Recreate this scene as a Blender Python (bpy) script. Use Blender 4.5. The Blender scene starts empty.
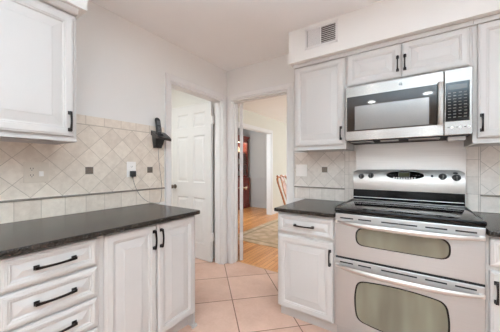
import bpy, bmesh, math, random
from mathutils import Vector, Matrix
random.seed(7)
PI = math.pi
scene = bpy.context.scene
COL = scene.collection

# ------------------------------------------------------------------ camera
CAM_H = 1.215
cd = bpy.data.cameras.new('camera'); cam = bpy.data.objects.new('camera', cd); COL.objects.link(cam)
cam.location = (0, 0, CAM_H)
cam.rotation_euler = (math.radians(90 - 0.27), 0, math.radians(33.938))
cd.sensor_width = 36; cd.lens = 240.813 / 500 * 36
cd.shift_y = (167.96 - 166) / 500
cd.clip_start = 0.02
scene.camera = cam

# ------------------------------------------------------------------ world, light, exposure
scene.view_settings.view_transform = 'Standard'
scene.view_settings.look = 'None'
scene.view_settings.gamma = 1
scene.view_settings.use_curve_mapping = False
scene.view_settings.exposure = 0.31
scene.cycles.max_bounces = 10
scene.cycles.diffuse_bounces = 7
scene.cycles.sample_clamp_indirect = 6
w = bpy.data.worlds.new('world'); scene.world = w; w.use_nodes = True
nt = w.node_tree; nt.nodes.clear()
sky = nt.nodes.new('ShaderNodeTexSky'); sky.sky_type = 'HOSEK_WILKIE'; sky.turbidity = 6
sky.sun_direction = Vector((0.3, -0.5, 0.8)).normalized()
bgn = nt.nodes.new('ShaderNodeBackground'); bgn.inputs[1].default_value = 0.9
wo = nt.nodes.new('ShaderNodeOutputWorld')
nt.links.new(sky.outputs[0], bgn.inputs[0]); nt.links.new(bgn.outputs[0], wo.inputs[0])

def area(name, loc, rot, sx, sy, power, col=(1, 1, 1), shape='RECTANGLE', spread=180):
    l = bpy.data.lights.new(name, 'AREA'); l.shape = shape; l.size = sx; l.size_y = sy
    l.energy = power; l.color = col; l.spread = math.radians(spread)
    o = bpy.data.objects.new(name, l); COL.objects.link(o); o.location = loc
    o.rotation_euler = [math.radians(a) for a in rot]
    return o
DAY = (0.90, 0.965, 1.0)
WARM = (0.9, 0.96, 0.97)
BACK_WIN = ((-1.36, -1.08), (-0.84, -0.56), (-0.10, 0.48))         # bays of glass in the back wall
for a_, b_ in BACK_WIN:
    area('back_window_daylight', ((a_ + b_) / 2, -2.585, 1.45), (90, 0, 0), b_ - a_ - 0.03, 1.2, 10 * (b_ - a_), DAY)   # faces +Y
area('side_door_fill', (2.385, 0.7, 1.15), (90, 0, 90), 1.6, 1.9, 8, DAY)              # faces -X; fill added for even side light, at an invented glazed door
fl = area('ceiling_bounce_fill', (0.35, -0.5, 0.35), (180, 0, 0), 0.9, 0.9, 124, (0.715, 0.955, 1.12), spread=86)   # unseen fill light added behind the camera to brighten the ceiling
fl.rotation_euler = Vector((-0.02, 0.06, 1)).to_track_quat('-Z', 'Y').to_euler()
area('dining_window_daylight', (1.45, 5.2, 1.5), (90, 0, 90), 2.4, 1.5, 50, (0.80, 0.96, 1.05))
area('dining_end_light', (-1.2, 7.9, 1.5), (90, 0, 180), 1.6, 1.3, 28, (0.80, 0.96, 1.05))  # area light in front of the solid end wall, facing the kitchen
area('parlour_fill', (-3.8, 2.98, 1.5), (90, 0, 0), 1.2, 1.3, 38, (0.80, 0.96, 1.05))  # fill light added inside the parlour to brighten it, no source modelled
area('pantry_fill', (-2.7, 1.05, 2.40), (0, 0, 0), 0.35, 0.35, 15, (0.85, 0.96, 1.02))  # unseen lamp added to brighten the pantry and its open door

# ------------------------------------------------------------------ node helpers
class NX:
    """tiny math-node expression builder"""
    def __init__(s, tree, sock): s.t = tree; s.s = sock
    def _op(s, op, b=None, c=None, rev=False):
        n = s.t.nodes.new('ShaderNodeMath'); n.operation = op
        args = [s, b, c] if not rev else [b, s, c]
        for i, a in enumerate(args):
            if a is None: continue
            if isinstance(a, NX): s.t.links.new(a.s, n.inputs[i])
            else: n.inputs[i].default_value = a
        return NX(s.t, n.outputs[0])
    def __add__(s, o): return s._op('ADD', o)
    def __sub__(s, o): return s._op('SUBTRACT', o)
    def __mul__(s, o): return s._op('MULTIPLY', o)
    def frac(s): return s._op('FRACT')
    def floor(s): return s._op('FLOOR')
    def abs(s): return s._op('ABSOLUTE')
    def lt(s, o): return s._op('LESS_THAN', o)
    def gt(s, o): return s._op('GREATER_THAN', o)
    def max(s, o): return s._op('MAXIMUM', o)
    def min(s, o): return s._op('MINIMUM', o)

def new_mat(name):
    m = bpy.data.materials.new(name); m.use_nodes = True
    t = m.node_tree; b = t.nodes['Principled BSDF']
    return m, t, b
def lin(c):
    return tuple(((x / 255) / 12.92 if x / 255 < 0.04045 else ((x / 255 + 0.055) / 1.055) ** 2.4) for x in c)
def mixc(t, fac, a, b):
    n = t.nodes.new('ShaderNodeMix'); n.data_type = 'RGBA'
    if isinstance(fac, (int, float)): n.inputs[0].default_value = fac
    else: t.links.new(fac.s if isinstance(fac, NX) else fac, n.inputs[0])
    for i, c in ((6, a), (7, b)):
        if isinstance(c, tuple): n.inputs[i].default_value = (*c, 1)
        else: t.links.new(c, n.inputs[i])
    return n.outputs[2]
def worldpos(t):
    g = t.nodes.new('ShaderNodeNewGeometry'); s = t.nodes.new('ShaderNodeSeparateXYZ')
    t.links.new(g.outputs['Position'], s.inputs[0])
    return g.outputs['Position'], NX(t, s.outputs[0]), NX(t, s.outputs[1]), NX(t, s.outputs[2])
def noise(t, vec, scale, detail=3, rough=0.5, stretch=None):
    if stretch:
        mp = t.nodes.new('ShaderNodeMapping'); mp.inputs['Scale'].default_value = stretch
        t.links.new(vec, mp.inputs[0]); vec = mp.outputs[0]
    n = t.nodes.new('ShaderNodeTexNoise'); n.inputs['Scale'].default_value = scale
    n.inputs['Detail'].default_value = detail; n.inputs['Roughness'].default_value = rough
    t.links.new(vec, n.inputs['Vector']); return n.outputs['Fac']
def ramp(t, fac, p0, p1, c0, c1):
    r = t.nodes.new('ShaderNodeValToRGB'); t.links.new(fac, r.inputs[0])
    r.color_ramp.elements[0].position = p0; r.color_ramp.elements[0].color = (*c0, 1)
    r.color_ramp.elements[1].position = p1; r.color_ramp.elements[1].color = (*c1, 1)
    return r.outputs[0]
def bump(t, b, h, strength, dist=0.002):
    n = t.nodes.new('ShaderNodeBump'); n.inputs['Strength'].default_value = strength
    n.inputs['Distance'].default_value = dist
    t.links.new(h.s if isinstance(h, NX) else h, n.inputs['Height']); t.links.new(n.outputs[0], b.inputs['Normal'])

def plain(name, rgb, rough=0.5, metal=0.0, spec=0.5, var=0.04, nscale=18, coat=0, bumpy=0):
    m, t, b = new_mat(name)
    c = lin(rgb); p, x, y, z = worldpos(t)
    f = noise(t, p, nscale)
    t.links.new(ramp(t, f, 0.3, 0.7, tuple(v * (1 - var) for v in c), tuple(min(1, v * (1 + var)) for v in c)), b.inputs['Base Color'])
    b.inputs['Roughness'].default_value = rough; b.inputs['Metallic'].default_value = metal
    b.inputs['Specular IOR Level'].default_value = spec; b.inputs['Coat Weight'].default_value = coat
    if bumpy: bump(t, b, noise(t, p, 260, 2), bumpy, 0.001)
    return m

M = {}
M['wall'] = plain('wall_paint', (234, 230, 226), 0.85, spec=0.2, var=0.012, nscale=3, bumpy=0.08)
M['ceiling'] = plain('ceiling_paint', (246, 245, 245), 0.9, spec=0.15, var=0.01, nscale=3)
M['wall_dining'] = plain('dining_paint', (215, 210, 199), 0.85, spec=0.2, var=0.012, nscale=3)
M['wall_grey'] = plain('parlour_paint', (186, 180, 176), 0.85, spec=0.2, var=0.012, nscale=3)
M['trim'] = plain('trim_paint', (228, 224, 222), 0.45, var=0.012)
M['cab'] = plain('cabinet_paint', (194, 187, 182), 0.42, var=0.01, nscale=6)
M['door'] = plain('door_paint', (220, 216, 214), 0.45, var=0.01)
M['bronze'] = plain('oil_rubbed_bronze', (34, 27, 25), 0.38, metal=0.7, var=0.2, nscale=60)
M['black_plastic'] = plain('black_plastic', (30, 28, 28), 0.38, var=0.1)
M['grey_plastic'] = plain('grey_plastic', (92, 90, 90), 0.4, var=0.05)
M['black_glass'] = plain('black_glass', (8, 7, 7), 0.07, spec=0.28, var=0.05)
M['shadow_black'] = plain('matt_black', (14, 13, 13), 0.7, var=0.1)
M['almond'] = plain('almond_plastic', (216, 202, 186), 0.4, var=0.02)
M['ivory'] = plain('white_plastic', (246, 241, 236), 0.4, var=0.02)
M['slot'] = plain('dark_slot', (40, 35, 32), 0.6, var=0.1)
M['accent'] = plain('pewter_tile', (112, 100, 90), 0.42, metal=0.35, var=0.25, nscale=90, bumpy=0.3)
M['liner'] = plain('pencil_liner', (128, 117, 106), 0.4, metal=0.25, var=0.12, nscale=50)
M['chrome'] = plain('polished_nickel', (190, 180, 172), 0.16, metal=1.0, var=0.03)
M['antique_nickel'] = plain('antique_nickel', (120, 108, 98), 0.3, metal=1.0, var=0.08)
M['brass'] = plain('brushed_brass', (214, 196, 168), 0.25, metal=1.0, var=0.03)
M['cable'] = plain('grey_cable', (112, 104, 98), 0.5, var=0.05)
M['lcd'] = plain('olive_lcd', (58, 57, 36), 0.25, var=0.1)
M['porcelain'] = plain('porcelain', (226, 216, 200), 0.2, var=0.04)
M['white_button'] = plain('white_button', (236, 232, 228), 0.35, var=0.01)
M['clear_lens'] = plain('frosted_lens', (196, 196, 194), 0.25, var=0.02)
M['upholstery'] = plain('striped_cream_upholstery', (205, 190, 160), 0.85, var=0.1, nscale=40)

def steel(name, rgb, rough, aniso=0.75, axis=(0, 0, 1), streak=0.10, sdir=(3, 3, 420)):
    m, t, b = new_mat(name); p, x, y, z = worldpos(t); c = lin(rgb)
    f = noise(t, p, 1.0, 2, 0.6, stretch=sdir)
    t.links.new(ramp(t, f, 0.25, 0.75, tuple(v * (1 - streak) for v in c), tuple(min(1, v * (1 + streak)) for v in c)), b.inputs['Base Color'])
    b.inputs['Metallic'].default_value = 1; b.inputs['Roughness'].default_value = rough
    b.inputs['Anisotropic'].default_value = aniso
    cx = t.nodes.new('ShaderNodeCombineXYZ')
    for i in range(3): cx.inputs[i].default_value = axis[i]
    t.links.new(cx.outputs[0], b.inputs['Tangent'])
    return m
M['steel'] = steel('brushed_steel', (180, 179, 178), 0.31, 0.85, streak=0.03)
M['steel_guard'] = steel('brushed_steel_backguard', (180, 171, 164), 0.34, 0.8, streak=0.02)
M['steel_mw'] = steel('brushed_steel_microwave', (144, 136, 130), 0.25, 0.95, streak=0.05)
M['steel_panel'] = steel('sheet_steel', (204, 200, 196), 0.45, 0.5)
M['steel_handle'] = steel('satin_steel', (214, 210, 206), 0.3, 0.3)

def oven_glass():
    m, t, b = new_mat('oven_window_glass'); p, x, y, z = worldpos(t)
    f = noise(t, p, 3.0, 2, 0.5, stretch=(3, 1, 0.6))
    t.links.new(ramp(t, f, 0.3, 0.7, lin((98, 91, 77)), lin((122, 116, 98))), b.inputs['Base Color'])
    b.inputs['Roughness'].default_value = 0.16; b.inputs['Specular IOR Level'].default_value = 0.5
    return m
M['oven_glass'] = oven_glass()
def mw_screen():
    m, t, b = new_mat('microwave_mesh_glass'); p, x, y, z = worldpos(t)
    f = noise(t, p, 900, 1)
    t.links.new(ramp(t, f, 0.3, 0.7, lin((104, 99, 95)), lin((124, 118, 114))), b.inputs['Base Color'])
    b.inputs['Metallic'].default_value = 0.5; b.inputs['Roughness'].default_value = 0.2
    return m
M['mw_screen'] = mw_screen()
M['mw_dark'] = plain('smoked_glass', (50, 41, 35), 0.04, spec=0.22, var=0.06)

def wood(name, c0, c1, rough, sc=(1, 12, 12), scale=3.0, coat=0.3):
    m, t, b = new_mat(name); p, x, y, z = worldpos(t)
    f = noise(t, p, scale, 5, 0.6, stretch=sc)
    t.links.new(ramp(t, f, 0.3, 0.72, lin(c0), lin(c1)), b.inputs['Base Color'])
    b.inputs['Roughness'].default_value = rough; b.inputs['Coat Weight'].default_value = coat
    b.inputs['Coat Roughness'].default_value = 0.15
    return m
M['chair_wood'] = wood('honey_walnut', (150, 86, 42), (206, 136, 82), 0.3, (8, 8, 2), 5)
M['mahogany'] = wood('dark_mahogany', (96, 26, 14), (146, 48, 28), 0.3, (10, 10, 1.5), 4)
M['mahogany_in'] = wood('golden_cabinet_interior', (168, 120, 62), (210, 164, 100), 0.5, (10, 10, 1.5), 4)

def granite():
    m, t, b = new_mat('dark_granite'); p, x, y, z = worldpos(t)
    f = noise(t, p, 140, 3, 0.7)
    c = ramp(t, f, 0.36, 0.7, lin((24, 18, 14)), lin((50, 40, 33)))
    t.links.new(c, b.inputs['Base Color'])
    b.inputs['Roughness'].default_value = 0.26; b.inputs['Specular IOR Level'].default_value = 0.42
    return m
M['granite'] = granite()

def grid(t, a, b, pitch, a0, b0, g):
    """lines of a square grid in coordinates a, b; returns line mask and a per-tile random value"""
    fa = (a - a0) * (1 / pitch); fb = (b - b0) * (1 / pitch)
    da = ((fa + 0.5).frac() - 0.5).abs(); db = ((fb + 0.5).frac() - 0.5).abs()
    mask = da.min(db).lt(g / pitch / 2)
    cx = t.nodes.new('ShaderNodeCombineXYZ'); t.links.new(fa.floor().s, cx.inputs[0]); t.links.new(fb.floor().s, cx.inputs[1])
    wn = t.nodes.new('ShaderNodeTexWhiteNoise'); wn.noise_dimensions = '2D'; t.links.new(cx.outputs[0], wn.inputs[0])
    return mask, wn.outputs['Value']
S2 = 2 ** 0.5
def tile_wall(name, axis, a0, b0, zband=None, x_plain=None, col0=(206, 190, 174), col1=(226, 213, 198), grout=(188, 172, 156)):
    """diamond-laid stone above the liner, straight tiles below it and in the border rows"""
    P = 0.115
    m, t, b = new_mat(name); p, x, y, z = worldpos(t)
    h = y if axis == 'Y' else x
    m1, r1 = grid(t, (h + z) * (1 / S2), (z - h) * (1 / S2), P, a0, b0, 0.0032)
    m2, r2 = grid(t, h, z, 0.1265, 0.02, 1.015, 0.0032)
    straight = z.lt(1.015)
    if zband: straight = straight.max(z.gt(zband))
    if x_plain is not None:
        for lo, hi in x_plain: straight = straight.max(x.gt(lo) * x.lt(hi))
    mask = (m2 * straight) + (m1 * (straight * -1 + 1))
    if zband: mask = mask.max((z - zband).abs().lt(0.002))
    if x_plain is not None:
        for lo, hi in x_plain:
            for e in (lo, hi): mask = mask.max((x - e).abs().lt(0.002))
    rnd = mixc(t, straight, r1, r2)
    f = noise(t, p, 22, 5, 0.65)
    cl = t.nodes.new('ShaderNodeMapRange'); t.links.new(rnd, cl.inputs[0]); cl.inputs[3].default_value = -0.16; cl.inputs[4].default_value = 0.16
    s = NX(t, f) + NX(t, cl.outputs[0])
    tc = ramp(t, s.s, 0.25, 0.75, lin(tuple(v + 6 for v in col0)), lin(tuple(v + 8 for v in col1)))
    t.links.new(mixc(t, mask, tc, lin(grout)), b.inputs['Base Color'])
    b.inputs['Roughness'].default_value = 0.5
    bump(t, b, (mask * -1) + NX(t, f) * 0.25, 0.5, 0.0015)
    return m
M['tile_left'] = tile_wall('travertine_left', 'Y', 1.405, 0.275, zband=1.518)
M['tile_far'] = tile_wall('travertine_far', 'X', 0.334, 1.342, x_plain=[(-0.523, -0.40)], col0=(200, 189, 179), col1=(220, 210, 201), grout=(180, 169, 159))
M['tile_far_right'] = tile_wall('travertine_far_right', 'X', 1.178, 0.529, x_plain=[(0.30, 0.409)], col0=(204, 194, 185), col1=(224, 215, 206), grout=(180, 170, 161))

def floor_tile():
    m, t, b = new_mat('terracotta_floor_tile'); p, x, y, z = worldpos(t)
    mask, r = grid(t, (x + y) * (1 / S2), (y - x) * (1 / S2), 0.4575, 0.262, 2.185, 0.008)
    f1 = noise(t, p, 3.5, 4, 0.6); f2 = noise(t, p, 40, 4, 0.6)
    cl = t.nodes.new('ShaderNodeMapRange'); t.links.new(r, cl.inputs[0]); cl.inputs[3].default_value = -0.12; cl.inputs[4].default_value = 0.12
    s = NX(t, f1) * 0.75 + NX(t, f2) * 0.25 + NX(t, cl.outputs[0])
    tc = ramp(t, s.s, 0.3, 0.72, lin((196, 156, 136)), lin((220, 184, 164)))
    t.links.new(mixc(t, mask, tc, lin((120, 84, 66))), b.inputs['Base Color'])
    b.inputs['Roughness'].default_value = 0.42
    bump(t, b, (mask * -1) + NX(t, f2) * 0.15, 0.5, 0.002)
    return m
M['floor_tile'] = floor_tile()
def floor_wood():
    m, t, b = new_mat('oak_floor'); p, x, y, z = worldpos(t)
    W = 0.0575
    fx = x * (1 / W); row = fx.floor()
    wn = t.nodes.new('ShaderNodeTexWhiteNoise'); wn.noise_dimensions = '1D'; t.links.new(row.s, wn.inputs['W'])
    fy = y * (1 / 0.9) + NX(t, wn.outputs['Value']) * 3
    gap = ((fx + 0.5).frac() - 0.5).abs().lt(0.03).max(((fy + 0.5).frac() - 0.5).abs().lt(0.002))
    cx = t.nodes.new('ShaderNodeCombineXYZ'); t.links.new(row.s, cx.inputs[0]); t.links.new(fy.floor().s, cx.inputs[1])
    w2 = t.nodes.new('ShaderNodeTexWhiteNoise'); w2.noise_dimensions = '2D'; t.links.new(cx.outputs[0], w2.inputs[0])
    f = noise(t, p, 3, 4, 0.6, stretch=(14, 1, 1))
    s = NX(t, f) * 0.5 + NX(t, w2.outputs['Value']) * 0.5
    tc = ramp(t, s.s, 0.2, 0.8, lin((192, 122, 66)), lin((230, 168, 106)))
    t.links.new(mixc(t, gap, tc, lin((120, 66, 32))), b.inputs['Base Color'])
    b.inputs['Roughness'].default_value = 0.28
    return m
M['floor_wood'] = floor_wood()
def rug_mat():
    m, t, b = new_mat('oriental_rug'); p, x, y, z = worldpos(t)
    f = noise(t, p, 9, 4, 0.7); v = t.nodes.new('ShaderNodeTexVoronoi'); v.inputs['Scale'].default_value = 7
    t.links.new(p, v.inputs['Vector'])
    s = NX(t, f) * 0.6 + NX(t, v.outputs['Distance']) * 0.6
    tc = ramp(t, s.s, 0.3, 0.7, lin((230, 206, 178)), lin((194, 168, 138)))
    ex = (x + 2.6).min((y - 3.2)); edge = ex.gt(0.10) * ex.lt(0.16)
    t.links.new(mixc(t, edge * 0.6, tc, lin((150, 128, 98))), b.inputs['Base Color'])
    b.inputs['Roughness'].default_value = 0.95
    return m
M['rug'] = rug_mat()
def glass():
    m, t, b = new_mat('clear_glass'); b.inputs['Transmission Weight'].default_value = 1
    b.inputs['Roughness'].default_value = 0.0; b.inputs['IOR'].default_value = 1.45
    return m
M['glass'] = glass()
def emit(name, col, s):
    m, t, b = new_mat(name); b.inputs['Emission Color'].default_value = (*col, 1); b.inputs['Emission Strength'].default_value = s
    b.inputs['Base Color'].default_value = (*col, 1); return m
M['lamp'] = emit('lamp_glow', (1, 0.93, 0.84), 14)

# ------------------------------------------------------------------ mesh helpers
class MB:
    def __init__(s): s.b = bmesh.new()
    def box(s, x0, x1, y0, y1, z0, z1, bev=0.0, seg=2):
        r = bmesh.ops.create_cube(s.b, size=1.0)['verts']
        for v in r: v.co = Vector(((x0 + x1) / 2 + v.co.x * (x1 - x0), (y0 + y1) / 2 + v.co.y * (y1 - y0), (z0 + z1) / 2 + v.co.z * (z1 - z0)))
        if bev > 0:
            es = {e for v in r for e in v.link_edges}
            bmesh.ops.bevel(s.b, geom=list(es), offset=bev, segments=seg, affect='EDGES', profile=0.5)
        return s
    def loft(s, rings, cap0=True, cap1=True, closed=True):
        vs = [[s.b.verts.new(p) for p in r] for r in rings]
        n = len(vs[0])
        for a, c in zip(vs, vs[1:]):
            for i in range(n if closed else n - 1):
                j = (i + 1) % n
                s.b.faces.new((a[i], a[j], c[j], c[i]))
        if cap0: s.b.faces.new(vs[0][::-1])
        if cap1: s.b.faces.new(vs[-1])
        return s
    def tube(s, pts, r, n=8, flat=1.0):
        pts = [Vector(p) for p in pts]; rings = []
        up = Vector((0, 0, 1)); prev = None
        for i, p in enumerate(pts):
            d = (pts[min(i + 1, len(pts) - 1)] - pts[max(i - 1, 0)]).normalized()
            if prev is None:
                a = d.cross(up if abs(d.z) < 0.9 else Vector((1, 0, 0))).normalized()
            else: a = (prev - d * prev.dot(d)).normalized()
            prev = a; c = d.cross(a)
            rr = r[i] if isinstance(r, (list, tuple)) else r
            rings.append([p + a * math.cos(2 * PI * k / n) * rr + c * math.sin(2 * PI * k / n) * rr * flat for k in range(n)])
        return s.loft(rings)
    def lathe(s, prof, c=(0, 0, 0), axis='z', n=20):
        rings = []
        for r, h in prof:
            ring = []
            for k in range(n):
                a = 2 * PI * k / n; u, v = max(r, 1e-5) * math.cos(a), max(r, 1e-5) * math.sin(a)
                q = (u, v, h) if axis == 'z' else ((u, h, v) if axis == 'y' else (h, u, v))
                ring.append((c[0] + q[0], c[1] + q[1], c[2] + q[2]))
            rings.append(ring)
        return s.loft(rings)
    def prism_y(s, poly, y0, y1, inset=0.0):
        """poly in (x,z), extruded between y0 (front) and y1"""
        return s.loft([[(x, y0, z) for x, z in poly], [(x, y1, z) for x, z in poly]])
    def build(s, name, mat, parent=None, smooth=False, label=None):
        bmesh.ops.recalc_face_normals(s.b, faces=s.b.faces)
        me = bpy.data.meshes.new(name); s.b.to_mesh(me); s.b.free()
        me.materials.append(mat)
        if smooth:
            for p in me.polygons: p.use_smooth = True
            try: me.set_sharp_from_angle(angle=math.radians(40))
            except Exception: pass
        o = bpy.data.objects.new(name, me); COL.objects.link(o)
        if parent: o.parent = parent
        if label: o['label'] = label
        return o
def tag(o, label=None, cat=None, group=None, kind=None):
    if label: o['label'] = label
    if cat: o['category'] = cat
    if group: o['group'] = group
    if kind: o['kind'] = kind
    return o
def thing(name, label, cat, loc=(0, 0, 0), rz=0, group=None):
    o = bpy.data.objects.new(name, None); COL.objects.link(o); o.location = loc; o.rotation_euler = (0, 0, rz)
    o.empty_display_size = 0.05
    return tag(o, label, cat, group)
def struct(o): o['kind'] = 'structure'; return o

FY, LX, HC = 2.378, -1.956, 2.43
XR, YB = 2.4, -2.6
T = 0.12
# ------------------------------------------------------------------ shell
struct(MB().box(-3.5, XR + T, YB - T, 2.47, -0.08, 0).build('floor', M['floor_tile']))
struct(MB().box(-4.8, 1.6, 2.49, 8.1, -0.08, 0).build('floor_dining', M['floor_wood']))
struct(MB().box(-1.87, -1.108, 2.47, 2.49, -0.08, 0.003).build('trim_1', wood('threshold_oak', (196, 140, 88), (216, 164, 110), 0.4, (12, 1, 1))))
struct(MB().box(-3.5, XR + T, YB - T, FY + T, HC, HC + 0.08).build('ceiling', M['ceiling']))
struct(MB().box(-4.8, 1.6, FY + T, 8.1, HC, HC + 0.08).build('ceiling_dining', M['ceiling']))
OZ = 2.045
D1A, D1B = 1.512, 2.288           # opening in the left wall
O2A, O2B = -1.872, -1.108         # opening in the far wall
mb = MB()
mb.box(LX - T, LX, YB - T, D1A, 0, HC); mb.box(LX - T, LX, D1B, FY, 0, HC); mb.box(LX - T, LX, D1A, D1B, OZ, HC)
struct(mb.build('wall_left', M['wall']))
mb = MB()
mb.box(-4.8, O2A, FY, FY + T, 0, HC); mb.box(O2B, XR + T, FY, FY + T, 0, HC); mb.box(O2A, O2B, FY, FY + T, OZ, HC)
struct(mb.build('wall_far', M['wall']))
mb = MB()
mb.box(XR, XR + T, YB, -0.2, 0, HC); mb.box(XR, XR + T, 1.6, FY, 0, HC); mb.box(XR, XR + T, -0.2, 1.6, 2.12, HC)
struct(mb.build('wall_right', M['wall']))
mb = MB()
xs_ = [LX - T] + [v for p_ in BACK_WIN for v in p_] + [XR + T]
for a_, b_ in zip(xs_[0::2], xs_[1::2]): mb.box(a_, b_, YB - T, YB, 0, HC)
for a_, b_ in BACK_WIN: mb.box(a_, b_, YB - T, YB, 0, 0.83); mb.box(a_, b_, YB - T, YB, 2.08, HC)
struct(mb.build('wall_back', M['wall']))
# windows behind the camera light the steel; glazed side door added for the light
for n_, (a_, b_) in enumerate(BACK_WIN):
    fw = MB()
    for x in (a_, b_ - 0.03): fw.box(x, x + 0.03, YB - 0.09, YB - 0.03, 0.83, 2.08)
    for z in (0.83, 2.04): fw.box(a_, b_, YB - 0.085, YB - 0.035, z, z + 0.04)
    wf = struct(fw.build('window_%d' % (n_ + 1), M['trim']))
    struct(MB().box(a_ + 0.01, b_ - 0.01, YB - 0.063, YB - 0.057, 0.84, 2.07).build('window_glass', M['glass'], wf))
fd = MB()
for y in (-0.2, 0.65, 1.54): fd.box(XR + 0.03, XR + 0.08, y, y + 0.06, 0, 2.12)
for z in (0.0, 2.05): fd.box(XR + 0.035, XR + 0.075, -0.2, 1.6, z, z + 0.07)
pd = struct(fd.build('added_side_door', M['trim']))
struct(MB().box(XR + 0.052, XR + 0.058, -0.19, 1.59, 0.01, 2.1).build('added_side_door_glass', M['glass'], pd))

# soffits
SZ = 2.136
SZF = 2.146
struct(MB().box(-0.930, XR, 2.008, FY, SZF, HC).build('wall_soffit_far', M['wall']))
struct(MB().box(LX, LX + 0.362, YB, 0.648, SZ, HC).build('wall_soffit_left', M['wall']))

# pantry behind the left wall
mb = MB(); mb.box(-3.5, -3.38, 0.4, FY, 0, HC); mb.box(-3.5, LX - T, 0.4, 0.52, 0, HC)
struct(mb.build('wall_pantry', M['wall_dining']))
# dining room and parlour beyond
DX = -2.95
mb = MB()
mb.box(DX - T, DX, FY + T, 3.5, 0, HC); mb.box(DX - T, DX, 5.33, 8.1, 0, HC); mb.box(DX - T, DX, 3.5, 5.33, 2.06, HC)
struct(mb.build('wall_dining_left', M['wall_dining']))
mb = MB(); mb.box(1.5, 1.6, FY + T, 8.1, 0, HC); struct(mb.build('wall_dining_right', M['wall_dining']))
mb = MB(); mb.box(-4.8, 1.6, 8.0, 8.1, 0, HC); struct(mb.build('wall_dining_far', M['wall_dining']))
mb = MB(); mb.box(-4.8, DX - T, 6.1, 6.2, 0, HC); struct(mb.build('wall_parlour_far', M['wall_grey']))
mb = MB(); mb.box(-4.8, -4.7, FY + T, 6.1, 0, HC); struct(mb.build('wall_parlour_left', M['wall_grey']))
mb = MB(); mb.box(-4.7, DX - T, 6.075, 6.1, 0.86, 0.9, 0.006); mb.box(-4.7, DX - T, 6.085, 6.1, 0.84, 0.86)
struct(mb.build('trim_2', M['wall_grey']))
mb = MB(); mb.box(-4.7, DX - T, 6.082, 6.1, 0, 0.13, 0.005); struct(mb.build('baseboard_parlour', M['wall_grey']))
mb = MB(); mb.box(DX, DX + 0.016, 5.41, 8.0, 0, 0.11, 0.004); mb.box(DX, DX + 0.016, FY + T + 0.02, 3.4, 0, 0.11, 0.004)
struct(mb.build('baseboard_dining', M['trim']))
# cased opening in the dining wall
mb = MB()
mb.box(DX, DX + 0.02, 3.41, 3.5, 0, 2.06, 0.003); mb.box(DX, DX + 0.02, 5.33, 5.40, 0, 2.06, 0.003); mb.box(DX, DX + 0.02, 3.41, 5.40, 2.06, 2.13, 0.003)
mb.box(DX - T, DX, 5.318, 5.33, 0, 2.06); mb.box(DX - T, DX, 3.5, 3.512, 0, 2.06); mb.box(DX - T, DX, 3.5, 5.33, 2.048, 2.06)
struct(mb.build('trim_3', M['door']))

# casing round the left door: stepped profile
def casing_profile(w=0.066):
    return [(0, 0), (0, 0.012), (0.006, 0.016), (0.02, 0.013), (0.045, 0.018), (0.058, 0.022), (w, 0.022), (w, 0)]
def casing(a0, a1, top, fn, w0=0.066, w1=0.066):
    """mitred casing round an opening a0..a1; fn(a, out, z) -> world point"""
    mb = MB(); rings = []
    prof = casing_profile()
    def ring(kind):
        out = []
        for u, d in prof:
            uu0, uu1, ut = u * w0 / 0.066, u * w1 / 0.066, u
            if kind == 0: out.append(fn(a0 - uu0, d, 0))
            if kind == 1: out.append(fn(a0 - uu0, d, top + ut))
            if kind == 2: out.append(fn(a1 + uu1, d, top + ut))
            if kind == 3: out.append(fn(a1 + uu1, d, 0))
        return out
    mb.loft([ring(k) for k in range(4)])
    return mb
cb = casing(D1A + 0.004, D1B, OZ, lambda a, d, z: (LX + d, a, z), 0.066, 0.066)
cb.box(LX - T, LX, D1A, D1A + 0.016, 0, OZ); cb.box(LX - T, LX, D1B - 0.003, D1B, 0, OZ); cb.box(LX - T, LX, D1A, D1B, OZ - 0.016, OZ)
cb.box(LX - 0.06, LX - 0.025, D1B - 0.014, D1B - 0.003, 0, OZ)       # stop
struct(cb.build('trim_4', M['trim']))
cb = casing(O2A - 0.006, O2B, OZ, lambda a, d, z: (a, FY - d, z), 0.052, 0.075)
cb.box(O2A, O2A + 0.004, FY, FY + T, 0, OZ); cb.box(O2B - 0.016, O2B, FY, FY + T, 0, OZ); cb.box(O2A, O2B, FY, FY + T, OZ - 0.016, OZ)
cb.box(O2A, O2A + 0.014, FY + 0.04, FY + 0.075, 0, OZ)
cb.box(O2A, O2B, FY + 0.04, FY + 0.075, OZ - 0.03, OZ)
struct(cb.build('trim_5', M['trim']))

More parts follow.
